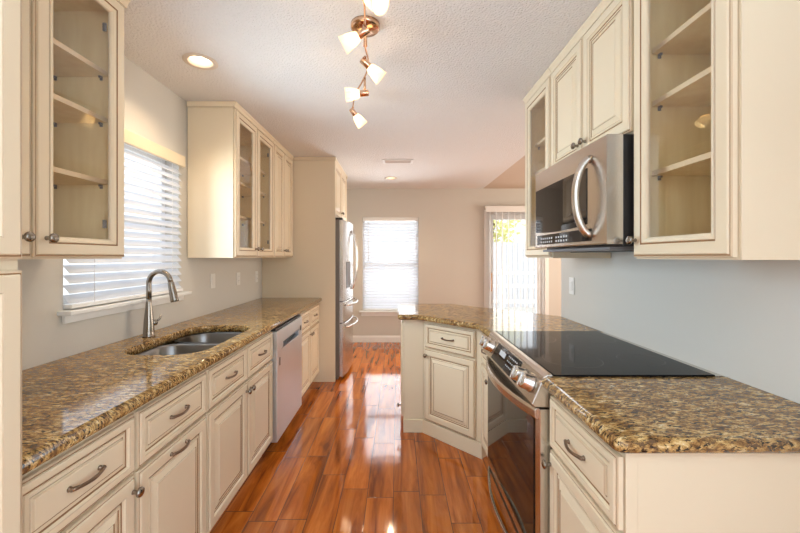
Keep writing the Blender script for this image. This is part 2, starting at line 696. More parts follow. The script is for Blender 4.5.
WL = (1.605, 2.455, 1.125, 2.02)       # sink window opening (y0,y1,z0,z1)
WF = (-0.555, 0.335, 0.50, 1.985)     # far window (x0,x1,z0,z1)
DF = (1.43, 2.345, 0.0, 2.06)         # patio door
wall_x('wall_left', XL - .15, XL, YB, YF, [(-2.3, -.7, .55, 2.15), WL], 'beige wall behind the sink with the small window')
wall_x('wall_right', XR, XR + .14, YB, 2.72, [(-2.3, -.7, .55, 2.15)], 'beige wall behind the range and microwave')
wall_y('wall_far', YF, YF + .15, XL - .15, XE + .15, [WF, DF], 'beige far wall with tall window and patio door')
wall_x('wall_living', XE, XE + .15, 2.58, YF, [], 'side wall of the room beyond the kitchen')
wall_y('wall_near', 2.58, 2.72, XR + .14, XE, [], 'wall behind the kitchen range wall')
wall_y('wall_back', YB - .15, YB, XL - .15, XR + .14, [(-1.25, 1.05, 0.35, 2.3)], 'wall behind the camera with a wide window')


def molding(name, path, h, t, label):
    """baseboard prism along x at the far wall"""
    x0, x1, y = path
    m = MB()
    prof = [(0, 0), (t, 0), (t, h * .75), (t * .45, h * .9), (t * .45, h), (0, h)]
    m.loft([[(x, y - a, z) for a, z in prof] for x in (x0, x1)], 0, True, True, True, False)
    return struct(m.build(name, WHITE), label, 'baseboard')


molding('baseboard_far', (XL, 1.37, YF - .001), .105, .016, 'white baseboard along the far wall under the window')
molding('baseboard_right', (2.41, XE, YF - .001), .105, .016, 'white baseboard right of the patio door')


def window_frame_x(m, xa, xb, y0, y1, z0, z1, w, mat=0):
    m.box(xa, xb, y0, y0 + w, z0, z1, mat); m.box(xa, xb, y1 - w, y1, z0, z1, mat)
    m.box(xa, xb, y0 + w, y1 - w, z0, z0 + w, mat); m.box(xa, xb, y0 + w, y1 - w, z1 - w, z1, mat)


def window_frame_y(m, ya, yb, x0, x1, z0, z1, w, mat=0):
    m.box(x0, x0 + w, ya, yb, z0, z1, mat); m.box(x1 - w, x1, ya, yb, z0, z1, mat)
    m.box(x0 + w, x1 - w, ya, yb, z0, z0 + w, mat); m.box(x0 + w, x1 - w, ya, yb, z1 - w, z1, mat)


# sink window
w = struct(thing('window_1', '', 'window', (XL - .1, (WL[0] + WL[1]) / 2, WL[2])), 'small white framed window over the sink', 'window')
c = Vector(w.location)
m = MB(); window_frame_x(m, -.05, .01, WL[0] - c.y + .001, WL[1] - c.y - .001, .001, WL[3] - WL[2] - .001, .04)
m.box(-.045, .0, WL[0] - c.y + .04, WL[1] - c.y - .04, .42, .46)
m.build('window_frame', WHITE, w, bevel=.003)
m = MB(); m.box(-.022, -.018, WL[0] - c.y + .04, WL[1] - c.y - .04, .04, WL[3] - WL[2] - .04)
m.build('glass_pane', WGLASS, w)
m = MB(); m.box(.012, .16, WL[0] - c.y - .03, WL[1] - c.y + .05, -.022, -.002)
m.box(.101, .118, WL[0] - c.y - .01, WL[1] - c.y + .03, -.06, -.022)
m.build('window_sill', WHITE, w, bevel=.004)

# far window
w = struct(thing('window_2', '', 'window', ((WF[0] + WF[1]) / 2, YF + .1, WF[2])), 'tall white framed window in the far wall', 'window')
hw = (WF[1] - WF[0]) / 2
m = MB(); window_frame_y(m, -.02, .04, -hw + .001, hw - .001, .001, WF[3] - WF[2] - .001, .045)
m.box(-hw + .045, hw - .045, -.015, .035, .70, .75)
m.build('window_frame', WHITE, w, bevel=.003)
m = MB(); m.box(-hw + .045, hw - .045, .008, .012, .045, 1.43)
m.build('glass_pane', WGLASS, w)
m = MB(); m.box(-hw - .05, hw + .05, -.16, -.03, -.024, -.002); m.box(-hw - .02, hw + .02, -.117, -.101, -.085, -.024)
m.build('window_sill', WHITE, w, bevel=.004)

# patio door
w = struct(thing('door_1', '', 'door', ((DF[0] + DF[1]) / 2, YF + .08, 0)), 'white framed glass patio door behind vertical blinds', 'door')
hw = (DF[1] - DF[0]) / 2
m = MB(); window_frame_y(m, -.07, .06, -hw + .001, hw - .001, .001, DF[3] - .002, .03)
m.build('door_frame', WHITE, w, bevel=.003)
m = MB(); window_frame_y(m, -.03, .02, -hw + .032, hw - .032, .032, DF[3] - .034, .075)
m.build('door_sash', WHITE, w, bevel=.003)
m = MB(); m.box(-hw + .1, hw - .1, -.008, -.004, .1, DF[3] - .1)
m.build('glass_pane', WGLASS, w)
m = MB(); m.box(-hw + .05, hw * -1 + .078, -.075, -.032, .80, 1.10)
m.build('door_handle', COPPER, w, bevel=.006)
# casing round the door
m = MB()
m.box(DF[0] - .055, DF[0] - .001, YF - .016, YF - .001, 0, DF[3] + .04); m.box(DF[1] + .001, DF[1] + .055, YF - .016, YF - .001, 0, DF[3] + .04)
m.box(DF[0] - .001, DF[1] + .001, YF - .016, YF - .001, DF[3] + .002, DF[3] + .04)
struct(m.build('trim_1', WHITE, bevel=.003), 'white casing around the patio door', 'trim')

# back window (behind the camera)
w = struct(thing('window_3', '', 'window', (-.1, YB - .08, .35)), 'wide window behind the camera', 'window')
m = MB(); window_frame_y(m, -.04, .04, -1.149, 1.149, .001, 1.949, .05); m.box(-.025, .025, -.03, .03, .05, 1.9)
m.build('window_frame', WHITE, w)
m = MB(); m.box(-1.1, 1.1, -.003, .003, .05, 1.9)
m.build('glass_pane', WGLASS, w)

# ------------------------------------------------------------------ cabinet hardware and doors
KNOB_ME = None
PULL_ME = None


def knob(parent, x, y, z):
    global KNOB_ME
    if KNOB_ME is None:
        m = MB()
        m.lathe([(.0075, 0), (.0065, .004), (.0055, .012), (.008, .016), (.0145, .019), (.016, .023), (.0145, .0275), (.009, .0305), (.002, .0315)], (0, 0, 0), (0, 1, 0), 20)
        k = m.build('knob', NICKEL, parent)
        KNOB_ME = k.data
    else:
        k = bpy.data.objects.new('knob', KNOB_ME)
        COL.objects.link(k)
        k.parent = parent
    k.location = (x, y, z)
    return k


def pull(parent, x, y, z):
    global PULL_ME
    if PULL_ME is None:
        m = MB()
        pts, rad = [], []
        for i in range(17):
            t = -1 + 2 * i / 16
            pts.append((.050 * t, .010 + .013 * (1 - t * t), -.002 * (1 - t * t)))
            rad.append(.0042 + .0018 * abs(t) ** 3 + .0010 * (1 - abs(t)))
        m.tube(pts, rad, 10)
        for s in (-1, 1):
            m.lathe([(.0075, 0), (.007, .003), (.005, .005), (.005, .011)], (s * .048, 0, 0), (0, 1, 0), 14)
            m.lathe([(.005, 0), (.0058, .003), (.004, .005)], (s * .050, .010, 0), (s, .1, .4), 12)
        k = m.build('pull', PEWTER, parent)
        PULL_ME = k.data
    else:
        k = bpy.data.objects.new('pull', PULL_ME)
        COL.objects.link(k)
        k.parent = parent
    k.location = (x, y, z)
    return k


def rect_ring(x0, x1, z0, z1, d, y):
    return [(x0 + d, y, z0 + d), (x1 - d, y, z0 + d), (x1 - d, y, z1 - d), (x0 + d, y, z1 - d)]


T = 0.020
# (inset, height above the cabinet face, material of the strip reaching this ring): 0 paint, 1 glaze, 2 glazed edge
PROF_DOOR = [(0, 0, 0), (0, .0125, 0), (.0045, .0150, 2), (.0075, .0145, 1), (.0095, .0190, 0), (.012, .0200, 0), (.043, .0200, 0), (.0455, .0185, 2), (.048, .0140, 0),
             (.052, .0115, 0), (.0545, .0085, 1), (.0575, .0085, 1), (.0595, .0125, 0), (.066, .0125, 0), (.0685, .0105, 1), (.070, .0112, 0), (.090, .0185, 0), (.093, .0165, 1), (.0955, .0188, 0)]
PROF_DRAWER = [(0, 0, 0), (0, .0125, 0), (.0045, .0150, 2), (.0075, .0145, 1), (.0095, .0190, 0), (.012, .0200, 0), (.027, .0200, 0), (.029, .0185, 2), (.031, .0140, 0),
               (.034, .0115, 0), (.0360, .0085, 1), (.039, .0085, 1), (.0405, .0120, 0), (.050, .0125, 0), (.0525, .0100, 1), (.054, .0150, 0), (.0565, .0185, 2), (.0585, .0188, 0)]
PROF_GLASS = [(0, 0, 0), (0, .0125, 0), (.0045, .0150, 2), (.0075, .0145, 1), (.0095, .0190, 0), (.012, .0200, 0), (.044, .0200, 0), (.0465, .0165, 1), (.049, .0165, 1), (.051, .0195, 0),
              (.060, .0170, 0), (.067, .0120, 0), (.069, .0060, 0), (.069, .0, 0)]
PM = [CREAM, GLAZE, TAN_EDGE]


def panel_door(cab, name, x0, x1, z0, z1, prof=None, hw=None, y=0.0015, glass=False):
    """raised-panel (or glazed) front in a cabinet's local frame: x along the face, y outward"""
    prof = PROF_GLASS if glass else (prof or PROF_DOOR)
    cx, cz = (x0 + x1) / 2, (z0 + z1) / 2
    a, b = (x1 - x0) / 2, (z1 - z0) / 2
    m = MB()
    rings = [rect_ring(-a, a, -b, b, d, h) for d, h, _ in prof]
    mats = [p[2] for p in prof[1:]]
    m.loft(rings, 0, True, False, False, False, mats)
    n = len(m.v)
    if glass:
        m.loft([rings[-1], rings[0]], 0, True, False, False, False)
    else:
        k = len(rings)
        m.face([4 * (k - 1) + j for j in range(4)], 0)
        m.face([3, 2, 1, 0], 0)
    d = m.build(name, PM, cab, loc=(cx, y, cz))
    if glass:
        g = MB(); g.box(-a + .066, a - .066, .004, .007, -b + .066, b - .066)
        g.build('glass_pane', GLASS, d)
        for s in (-1, 1):
            hm = MB(); sx = a - .074 if hw and hw[1] < cx else -a + .074
            hm.box(sx - .004, sx + .004, -.016, -.003, s * (b - .13) - .016, s * (b - .13) + .016)
            hm.build('hinge', GREY, d, bevel=.002)
    if hw:
        kind, hx, hz = hw
        (knob if kind == 'k' else pull)(d, hx - cx, (prof[6][1] if kind == 'k' or not name.startswith('drawer') else prof[-1][1]), hz - cz)
    return d


def hollow_body(cab, w, dep, z0, z1, inner=0, top=True, frame=True, mull=(), stile=.035, rail=.035, name='body', rails=()):
    """open-fronted carcass with a face frame; face at y = 0"""
    t = .016
    m = MB()
    m.box(0, t, -dep, -.018, z0, z1, 0, {'x1': inner})
    m.box(w - t, w, -dep, -.018, z0, z1, 0, {'x0': inner})
    m.box(t, w - t, -dep, -dep + .008, z0, z1, 0, {'y1': inner})
    m.box(t, w - t, -dep + .008, -.018, z0, z0 + t, 0, {'z1': inner})
    if top:
        m.box(t, w - t, -dep + .008, -.018, z1 - t - .015, z1, 0, {'z0': inner})
    if frame:
        m.box(0, stile, -.018, 0, z0, z1); m.box(w - stile, w, -.018, 0, z0, z1)
        m.box(stile, w - stile, -.018, 0, z0, z0 + rail); m.box(stile, w - stile, -.018, 0, z1 - rail, z1)
        for x in mull:
            m.box(x - .018, x + .018, -.018, 0, z0 + rail, z1 - rail)
        for z in rails:
            m.box(stile, w - stile, -.018, -.001, z - .018, z + .018)
    return m.build(name, [CREAM, MAPLE], cab)


def crown(cab, w, dep, z0, ends=(True, True), zt=2.4375):
    m = MB()
    prof = [(0, z0), (.012, z0), (.014, z0 + .008), (.018, z0 + .018), (.026, z0 + .028), (.027, zt), (0, zt)]
    xa = -.012 if ends[0] else 0.001
    xb = w + .012 if ends[1] else w - .001
    m.loft([[(x, y, z) for y, z in prof] for x in (xa, xb)], 0, True, True, True, False)
    for flag, x0, x1 in ((ends[0], -.012, -.001), (ends[1], w + .001, w + .012)):
        if flag: m.box(x0, x1, -dep, 0, z0, zt)
    m.box(.001, w - .001, -dep, 0, z0 + .002, zt)
    return m.build('crown', CREAM, cab)


def shelf(cab, w, dep, z):
    m = MB(); m.box(.018, w - .018, -dep + .01, -.045, z - .018, z, 0, {'y1': 1, 'x0': 0, 'x1': 0})
    s = m.build('shelf', [MAPLE, SHELF_EDGE], cab)
    for x in (.018, w - .018):
        for y in (-.07, -dep + .06):
            p = MB(); sx = 1 if x < w / 2 else -1
            p.box(x, x + sx * .012, y - .004, y + .004, z - .026, z - .0185); p.box(x, x + sx * .004, y - .005, y + .005, z - .034, z - .0185)
            p.build('shelf_pin', GREY, s)
    return s


SH = (2.117, 1.926, 1.672)
UZ0, UZ1 = 1.351, 2.400


def L_origin(face_x, y_far):      # fronts facing +X: local x runs from the far end towards the camera
    return (face_x, y_far, 0), -PI / 2


def R_origin(face_x, y_near):     # fronts facing -X: local x runs from the near end away
    return (face_x, y_near, 0), PI / 2


def upper(name, label, cat, side, face, ya, yb, dep, doors, z0=UZ0, z1=UZ1, glass=True, ends=(False, False), group=None):
    """doors: list of (y0, y1, knob y or None)"""
    if side == 'L':
        loc, rz = L_origin(face, yb); f = lambda y: yb - y
    else:
        loc, rz = R_origin(face, ya); f = lambda y: y - ya
    cab = thing(name, label, cat, (loc[0], loc[1], z0), rz, group)
    w = yb - ya
    H = z1 - z0
    mull = [f((doors[i][1] + doors[i + 1][0]) / 2) for i in range(len(doors) - 1)]
    hollow_body(cab, w, dep, 0, H, 1 if glass else 0, mull=mull, rail=.03)
    crown(cab, w, dep, H + .001, ends, 2.4375 - z0)
    if glass:
        for z in SH:
            shelf(cab, w, dep, z - z0)
    for y0, y1, ky in doors:
        a, b = sorted((f(y0), f(y1)))
        panel_door(cab, 'door', a, b, .007, H - .006, glass=glass, hw=('k', f(ky), .068) if ky is not None else None)
    return cab


UL, UR = -1.146, 0.886
c = upper('glass_wall_cabinet', 'cream upper cabinet with glass doors left of the sink window', 'cabinet', 'L', UL, .79, 1.518, .318,
          [(.795, 1.126, 1.093), (1.134, 1.512, 1.170)], ends=(True, False), group='cream upper cabinets')
c = upper('glass_wall_cabinet', 'cream upper cabinet with two glass doors right of the sink window', 'cabinet', 'L', UL, 2.545, 3.335, .318,
          [(2.552, 2.932, 2.895), (2.940, 3.328, 2.978)], ends=(False, True), group='cream upper cabinets')
c = upper('wall_cabinet', 'cream upper cabinet with two solid doors beside the refrigerator panel', 'cabinet', 'L', UL, 3.338, 3.950, .318,
          [(3.345, 3.640, 3.612), (3.647, 3.943, 3.675)], glass=False, group='cream upper cabinets')
c = upper('glass_wall_cabinet', 'large cream upper cabinet with glass door on the near side of the microwave', 'cabinet', 'R', UR, .943, 1.352, .328,
          [(.949, 1.346, 1.338 - .012)], ends=(True, False), group='cream upper cabinets')
# end stile on the side facing the room
m = MB(); m.box(-.004, -.0005, -.055, 0, .0, UZ1 - UZ0 - .002); m.box(-.002, -.0005, -.085, -.056, 0, UZ1 - UZ0 - .002)
m.build('end_stile', CREAM, c, bevel=.0012)
c = upper('glass_wall_cabinet', 'narrow cream upper cabinet with glass door beyond the microwave', 'cabinet', 'R', UR, 2.078, 2.490, .328,
          [(2.085, 2.482, None)], ends=(False, True), group='cream upper cabinets')
c = upper('wall_cabinet', 'short cream upper cabinet with two solid doors above the microwave', 'cabinet', 'R', UR, 1.355, 2.075, .328,
          [(1.361, 1.711, 1.745 - .065), (1.719, 2.069, 1.75)], z0=1.822, glass=False, group='cream upper cabinets')
c = upper('wall_cabinet', 'short cream cabinet with two doors above the refrigerator', 'cabinet', 'L', -.70, 3.985, 4.855, .76,
          [(3.991, 4.416, 4.385), (4.424, 4.849, 4.455)], z0=1.812, glass=False, group='cream upper cabinets')

# refrigerator enclosure panels
for y, lb in ((3.957, 'tall cream side panel between the left counter and refrigerator'), (4.858, 'tall cream side panel on the far side of the refrigerator')):
    o = MB().box(XL + .002, -.677, y, y + .024, 0.0, 2.398).build('refrigerator_surround', CREAM, bevel=.002)
    m = MB(); m.box(XL + .002, -.669, y - .004, y + .028, 2.399, 2.4375)
    m.build('crown', CREAM, o)
    tag(o, lb, 'cabinet side')


# ------------------------------------------------------------------ base cabinets
BZ = 0.872
DZ0, DZ1 = 0.112, 0.652       # doors
WZ0, WZ1 = 0.664, 0.850       # drawers


def base(name, label, side, face, ya, yb, drawers, doors, dep=.598, toe=.06, group='cream base cabinets', loc=None, rz=None, stile=.035):
    if side == 'L':
        loc, rz = L_origin(face, yb); f = lambda y: yb - y
    elif side == 'R':
        loc, rz = R_origin(face, ya); f = lambda y: y - ya
    else:
        f = lambda y: y
    cab = thing(name, label, 'cabinet', loc, rz, group)
    w = yb - ya
    hollow_body(cab, w, dep, .102, BZ, 0, top=False, rail=.03, rails=(.658,), stile=stile)
    m = MB(); m.box(.001, w - .001, -toe - .015, -toe, 0, .101)
    m.box(.001, .016, -dep, -toe - .015, 0, .101); m.box(w - .016, w - .001, -dep, -toe - .015, 0, .101)
    m.build('toe_kick', CREAM, cab)
    for y0, y1 in drawers:
        a, b = sorted((f(y0), f(y1)))
        panel_door(cab, 'drawer', a, b, WZ0, WZ1, PROF_DRAWER, ('p', (a + b) / 2, (WZ0 + WZ1) / 2 + .003))
    for y0, y1, k in doors:
        a, b = sorted((f(y0), f(y1)))
        hw = None
        if k == 'pull':
            hw = ('p', (a + b) / 2, DZ1 - .03)
        elif k is not None:
            hw = ('k', f(k), DZ1 - .045)
        panel_door(cab, 'door', a, b, DZ0, DZ1, PROF_DOOR, hw)
    return cab


BL, BR = -0.866, 0.576
base('base_cabinet', 'cream base cabinet with drawer and knobbed door nearest on the left', 'L', BL, .79, 1.188, [(.795, 1.182)], [(.795, 1.182, 1.166)])
base('base_cabinet', 'cream base cabinet with pull-handled lower front, before the sink', 'L', BL, 1.190, 1.630, [(1.196, 1.624)], [(1.196, 1.624, 'pull')])
base('base_cabinet', 'wide cream sink cabinet with two false drawers beside the dishwasher', 'L', BL, 1.632, 2.490,
     [(1.639, 2.060), (2.068, 2.482)], [(1.639, 2.060, 2.036), (2.068, 2.482, 2.092)])
base('base_cabinet', 'cream base cabinet with two drawers between dishwasher and refrigerator', 'L', BL, 3.152, 3.953,
     [(3.16, 3.545), (3.555, 3.94)], [(3.16, 3.545, 3.52), (3.555, 3.94, 3.58)])
c = base('base_cabinet', 'cream base cabinet with drawer and door on the near side of the range', 'R', BR, .925, 1.346, [(.928, 1.341)], [(.928, 1.341, 1.322)], dep=.638)
m = MB(); m.box(-.004, -.0005, -.03, 0, .0, BZ - .002); m.box(-.002, -.0005, -.635, -.031, 0, BZ - .002)
m.build('end_panel', CREAM, c, bevel=.0012)
base('base_cabinet', 'slim cream base cabinet between the range and angled corner cabinet', 'R', BR, 2.152, 2.448, [(2.158, 2.44)], [(2.158, 2.44, 2.19)], dep=.638)

# angled corner cabinet: face from (.577,2.457) to (.202,2.832), facing the camera aisle at 45 degrees
FW = 0.527
c = base('base_cabinet', 'cream angled corner cabinet of the peninsula with drawer and door', 'A', 0, 0, FW, [(.055, .505)], [(.055, .505, .480)],
         dep=.56, toe=-.0165, stile=.07, loc=(.577, 2.459, 0), rz=math.radians(135))
# end cabinet of the peninsula
e = thing('base_cabinet', 'plain cream end cabinet at the tip of the peninsula', 'cabinet', (.05, 2.835, 0), 0, 'cream base cabinets')
pl = [(0, 0), (.152, 0), (.54, .388), (.40, .56), (0, .56)]
m = MB(); m.loft([[(x, y, z) for x, y in pl] for z in (.10, BZ)], 0, True, True, True, False)
m.build('body', CREAM, e, bevel=.002)
pb = [(-.004, -.016), (.146, -.016), (.16, -.002), (.16, .01), (-.004, .01)]
m = MB(); m.loft([[(x, y, z) for x, y in pb] for z in (0, .0995)], 0, True, True, True, False)
m.box(-.004, .0, .011, .56, 0, .0995)
m.build('base_molding', CREAM, e, bevel=.002)
d = panel_door(e, 'door', -.53, -.02, DZ0, .84, PROF_DOOR, None)
d.rotation_euler = (0, 0, PI / 2); d.location = (-.0015, .28, (DZ0 + .84) / 2)
knob(d, -.20, .02, -.30)

# pantry at the left edge
p = thing('pantry_cabinet', 'tall cream pantry cabinet cropped by the left edge', 'cabinet', (-.814, .782, 0), -PI / 2)
hollow_body(p, .82, .64, .10, 2.40, 0, mull=(), rails=(1.34,))
m = MB(); m.box(.001, .819, -.075, -.06, 0, .099); m.build('toe_kick', CREAM, p)
crown(p, .82, .64, 2.401, (False, False))
for x0, x1 in ((.004, .406), (.413, .816)):
    panel_door(p, 'door', x0, x1, 1.355, 2.392); panel_door(p, 'door', x0, x1, .112, 1.330)

# ------------------------------------------------------------------ countertops
CT0, CT1 = .8735, .914
CR = .02
hole, _ = fillet([(-1.30, 1.655), (-.912, 1.655), (-.912, 2.365), (-1.30, 2.365)], [.13] * 4, 8)
outer, tags_ = fillet([(XL + .002, .785), (-.818, .785), (-.818, 3.953), (XL + .002, 3.953)], [0, 0, 0, 0], 6, [0, 1, 0, 0])
o = slab('countertop', outer, [CR * t for t in tags_], CT0, CT1, GRANITE, hole=[hole])
tag(o, 'long brown granite countertop with the sink cut into it', 'countertop', 'granite countertops')
outer, tags_ = fillet([(.531, .886), (XR - .002, .886), (XR - .002, 1.347), (.531, 1.347)], [.03, 0, 0, 0], 6, [1, 0, 0, 1])
o = slab('countertop', outer, [CR * t for t in tags_], CT0, CT1, GRANITE)
tag(o, 'short granite countertop on the near side of the range', 'countertop', 'granite countertops')
outer, tags_ = fillet([(.531, 2.150), (XR - .003, 2.150), (XR - .003, 2.755), (.505, 3.465), (0.0, 3.465), (0.0, 2.785), (.148, 2.785), (.531, 2.402)],
                      [0, 0, 0, .05, .03, .03, .05, .04], 6, [0, 0, 1, 1, 1, 1, 1, 1])
o = slab('countertop', outer, [CR * t for t in tags_], CT0, CT1, GRANITE)
tag(o, 'angled granite countertop on the peninsula beyond the range', 'countertop', 'granite countertops')

# ------------------------------------------------------------------ sink and faucet
def rrect(x0, x1, y0, y1, r, z, seg=6):
    pts, _ = fillet([(x0, y0), (x1, y0), (x1, y1), (x0, y1)], [r] * 4, seg)
    return [(a, b, z) for a, b in pts]


sk = thing('double_bowl_sink', 'stainless steel double bowl sink set under the granite', 'sink', (-1.105, 2.01, .685))
for (y0, y1, dp) in ((1.648, 2.050, .175), (2.072, 2.372, .15)):
    m = MB()
    z = .8725 - .685
    rings = [rrect(-1.312 + 1.105, -.900 + 1.105, y0 - 2.01 - (.006 if y0 < 2 else 0), y1 - 2.01 + (.006 if y0 > 2 else 0), .10, z - .0005)]
    for ins, dz, r in ((.004, .003, .10), (.010, .012, .10), (.014, dp - .05, .095), (.022, dp - .02, .09), (.05, dp - .003, .07), (.12, dp, .04)):
        rings.append(rrect(-1.312 + 1.105 + ins, -.900 + 1.105 - ins, y0 - 2.01 + ins, y1 - 2.01 - ins, r, z - dz))
    m.loft(rings, 0, True, False, True, True)
    b = m.build('bowl', SINKSTEEL, sk, recalc=True)
    md = b.modifiers.new('solid', 'SOLIDIFY'); md.thickness = .002; md.offset = -1
    dm = MB(); dm.lathe([(.042, .0), (.042, .003), (.036, .004), (.030, .001), (.004, .001)], (0, (y0 + y1) / 2 - 2.01, z - dp + .001), (0, 0, 1), 20)
    dm.build('drain', CHROME, b)

fx, fy = -1.383, 2.03
fa = thing('faucet', 'brushed nickel gooseneck faucet with pull-down spray behind the sink', 'faucet', (fx, fy, CT1))
m = MB(); m.lathe([(.031, .0005), (.031, .006), (.0285, .009), (.0275, .03), (.024, .09), (.0185, .145), (.0145, .19), (.0135, .21)], seg=24)
m.build('base', NICKEL, fa)
m = MB(); pts = [(0, 0, .205), (0, 0, .26), (0, 0, .295)]
for i in range(1, 15):
    a = PI - PI * .95 * i / 14
    pts.append((.064 + .064 * math.cos(a), -.010 * i / 14, .295 + .068 * math.sin(a)))
m.tube(pts, [.0135] * 3 + [.0132] * 14, 16)
m.build('spout', NICKEL, fa)
m = MB(); a0 = Vector(pts[-1]); dr = (Vector(pts[-1]) - Vector(pts[-2])).normalized()
m.lathe([(.0135, 0), (.016, .006), (.0165, .02), (.0195, .07), (.021, .105), (.0205, .112), (.012, .112), (.010, .108)], a0, dr, 20, mats=[0, 0, 0, 0, 0, 0, 1])
m.build('spray_head', [NICKEL, BLACK], fa)
m = MB(); m.lathe([(.017, .012), (.017, .034), (.014, .040)], (0, 0, .075), (.55, .83, 0), 18)
m.tube([(.020, .030, .077), (.030, .045, .092), (.036, .053, .115)], [.007, .006, .005], 10)
m.build('lever', NICKEL, fa)

# ------------------------------------------------------------------ dishwasher
dw = thing('dishwasher', 'stainless steel dishwasher in the left base cabinets', 'dishwasher', (-.866, 3.146, 0), -PI / 2)
W = .652
m = MB(); m.box(.004, W - .004, -.57, -.005, .10, .866); m.box(.02, W - .02, -.10, -.06, 0, .0995)
m.build('body', GREY, dw)
m = MB()
m.box(.004, W - .004, 0, .042, .085, .705)
m.box(.004, .10, 0, .042, .705, .752); m.box(W - .14, W - .004, 0, .042, .705, .752)
m.box(.10, W - .14, 0, .012, .705, .752, 1)
m.box(.004, W - .004, 0, .042, .752, .845)
m.build('door', [DWSTEEL, BLACK], dw, bevel=.003)
m = MB(); m.box(.004, W - .004, -.004, .032, .8465, .862); m.build('control_strip', BLACK, dw, bevel=.003)
m = MB(); m.box(W - .068, W - .055, .0425, .0445, .60, .655); m.build('badge', BLACK, dw)
m = MB(); m.box(.03, .06, .0425, .0437, .735, .775); m.build('display', BLACK, dw)

# ------------------------------------------------------------------ refrigerator (faces +X)
fr = thing('refrigerator', 'stainless steel french door refrigerator with two lower drawers', 'refrigerator', (-.64, 4.835, 0), -PI / 2)
W = .83
m = MB(); m.box(.004, W - .004, -.76, 0, .03, 1.765); m.box(.03, W - .03, -.74, -.02, .0, .03)
m.build('body', FRIDGESIDE, fr, bevel=.004)
m = MB(); m.box(.02, .10, -.06, .03, 1.7655, 1.79); m.box(W - .10, W - .02, -.06, .03, 1.7655, 1.79)
m.build('hinge_cover', BLACK, fr, bevel=.006)


def bulge(x):           # bowed front of the doors
    t = (x - W / 2) / (W / 2)
    return .045 + .040 * (1 - t * t)


def bowed(name, x0, x1, z0, z1):
    m = MB()
    n = 12
    rings = []
    for i in range(n + 1):
        x = x0 + (x1 - x0) * i / n
        y = bulge(x)
        if i in (0, n): y -= .006
        rings.append([(x, .004, z0), (x, y - .004, z0), (x, y, z0 + .004), (x, y, z1 - .004), (x, y - .004, z1), (x, .004, z1)])
    m.loft(rings, 0, True, True, True, False)
    return m.build(name, STEEL_V, fr)


def arc_handle(parent, p0, p1, out, r, name='handle', n=14, mat=CHROME, ends=True, lateral=Vector((0, 1, 0))):
    """bowed bar handle from p0 to p1, standing off along `lateral` by up to `out`"""
    m = MB()
    a, b = Vector(p0), Vector(p1)
    pts = []
    for i in range(n + 1):
        t = i / n
        pts.append(a.lerp(b, t) + lateral * (.012 + (out - .012) * (1 - (2 * t - 1) ** 2) ** .75))
    pts = [a + lateral * .0005] + pts + [b + lateral * .0005]
    m.tube(pts, [r * 1.15] + [r] * (n + 1) + [r * 1.15], 12)
    return m.build(name, mat, parent)


d1 = bowed('door', .004, W / 2 - .003, .868, 1.762)
d2 = bowed('door', W / 2 + .003, W - .004, .868, 1.762)
for d, x in ((d1, W / 2 - .045), (d2, W / 2 + .045)):
    arc_handle(d, (x, bulge(x), .98), (x, bulge(x), 1.66), .062, .011)
m = MB(); x0, x1 = W / 2 + .12, W / 2 + .30
m.loft([[(x, bulge(x) + e, z) for x, z in ((x0, 1.0), (x1, 1.0), (x1, 1.30), (x0, 1.30))] for e in (-.03, .004)], 0, True, True, True, False)
m.build('dispenser', GREY, d2)
for z0, z1, zh in ((.632, .858, .815), (.04, .622, .575)):
    d = bowed('drawer', .004, W - .004, z0, z1)
    m = MB()
    pts = []
    for i in range(17):
        t = -1 + i / 8
        x = W / 2 + t * .34
        pts.append((x, bulge(x) + .012 + .050 * (1 - t * t) ** .6, zh))
    pts = [(W / 2 - .34, bulge(W / 2 - .34) - .0, zh)] + pts + [(W / 2 + .34, bulge(W / 2 + .34), zh)]
    m.tube(pts, .012, 12); m.build('handle', CHROME, d)
m = MB(); m.box(.01, W - .01, .002, .03, .6235, .6305); m.box(.01, W - .01, .002, .03, .8595, .8665)
m.build('gasket', BLACK, fr)

# ------------------------------------------------------------------ range (faces -X)
RY0, RY1 = 1.352, 2.145
W = RY1 - RY0
rg = thing('range', 'stainless steel slide-in range with black glass cooktop', 'range', (.572, RY0, 0), PI / 2)
# local: x = distance from near side, y outward (-X), z up
m = MB(); m.box(.002, W - .002, -.62, .0, .04, .8985, 0)
for x in (.05, W - .05):
    for y in (-.05, -.55):
        m.lathe([(.018, 0), (.018, .04)], (x, y, 0), (0, 0, 1), 12)
m.build('body', STEEL, rg, bevel=.002)
m = MB(); m.box(-.002, W + .002, -.604, -.006, .9155, .922)
ct = m.build('cooktop', COOKGLASS, rg, bevel=.002)
m = MB(); m.box(.004, W - .004, -.644, -.004, .8995, .915); m.build('cooktop_frame', STEEL, ct)
for (bx, by, r) in ((.20, -.17, .115), (.60, -.17, .095), (.20, -.46, .085), (.60, -.46, .115)):
    m = MB(); n = 48
    m.loft([[(bx + q * math.cos(2 * PI * j / n), by + q * math.sin(2 * PI * j / n), .92215) for j in range(n)] for q in (r, r + .003)], 0)
    m.build('burner_ring', BURNER, ct)
# control panel: sloping face
prof = [(-.004, .9215), (.016, .921), (.030, .913), (.074, .812), (.066, .802), (-.0, .800), (-.0, .8995)]
m = MB(); m.loft([[(x, y, z) for y, z in prof] for x in (.0, W)], 0, True, True, True, False)
cp = m.build('control_panel', STEEL, rg, bevel=.003)
fn = Vector((0, .101, .044)).normalized()       # outward normal of the sloping face
fd = Vector((0, .044, -.101)).normalized()      # down the face
f0 = Vector((0, .030, .913))


def on_face(x, s, e=0.0):
    return Vector((x, 0, 0)) + f0 + fd * s + fn * e


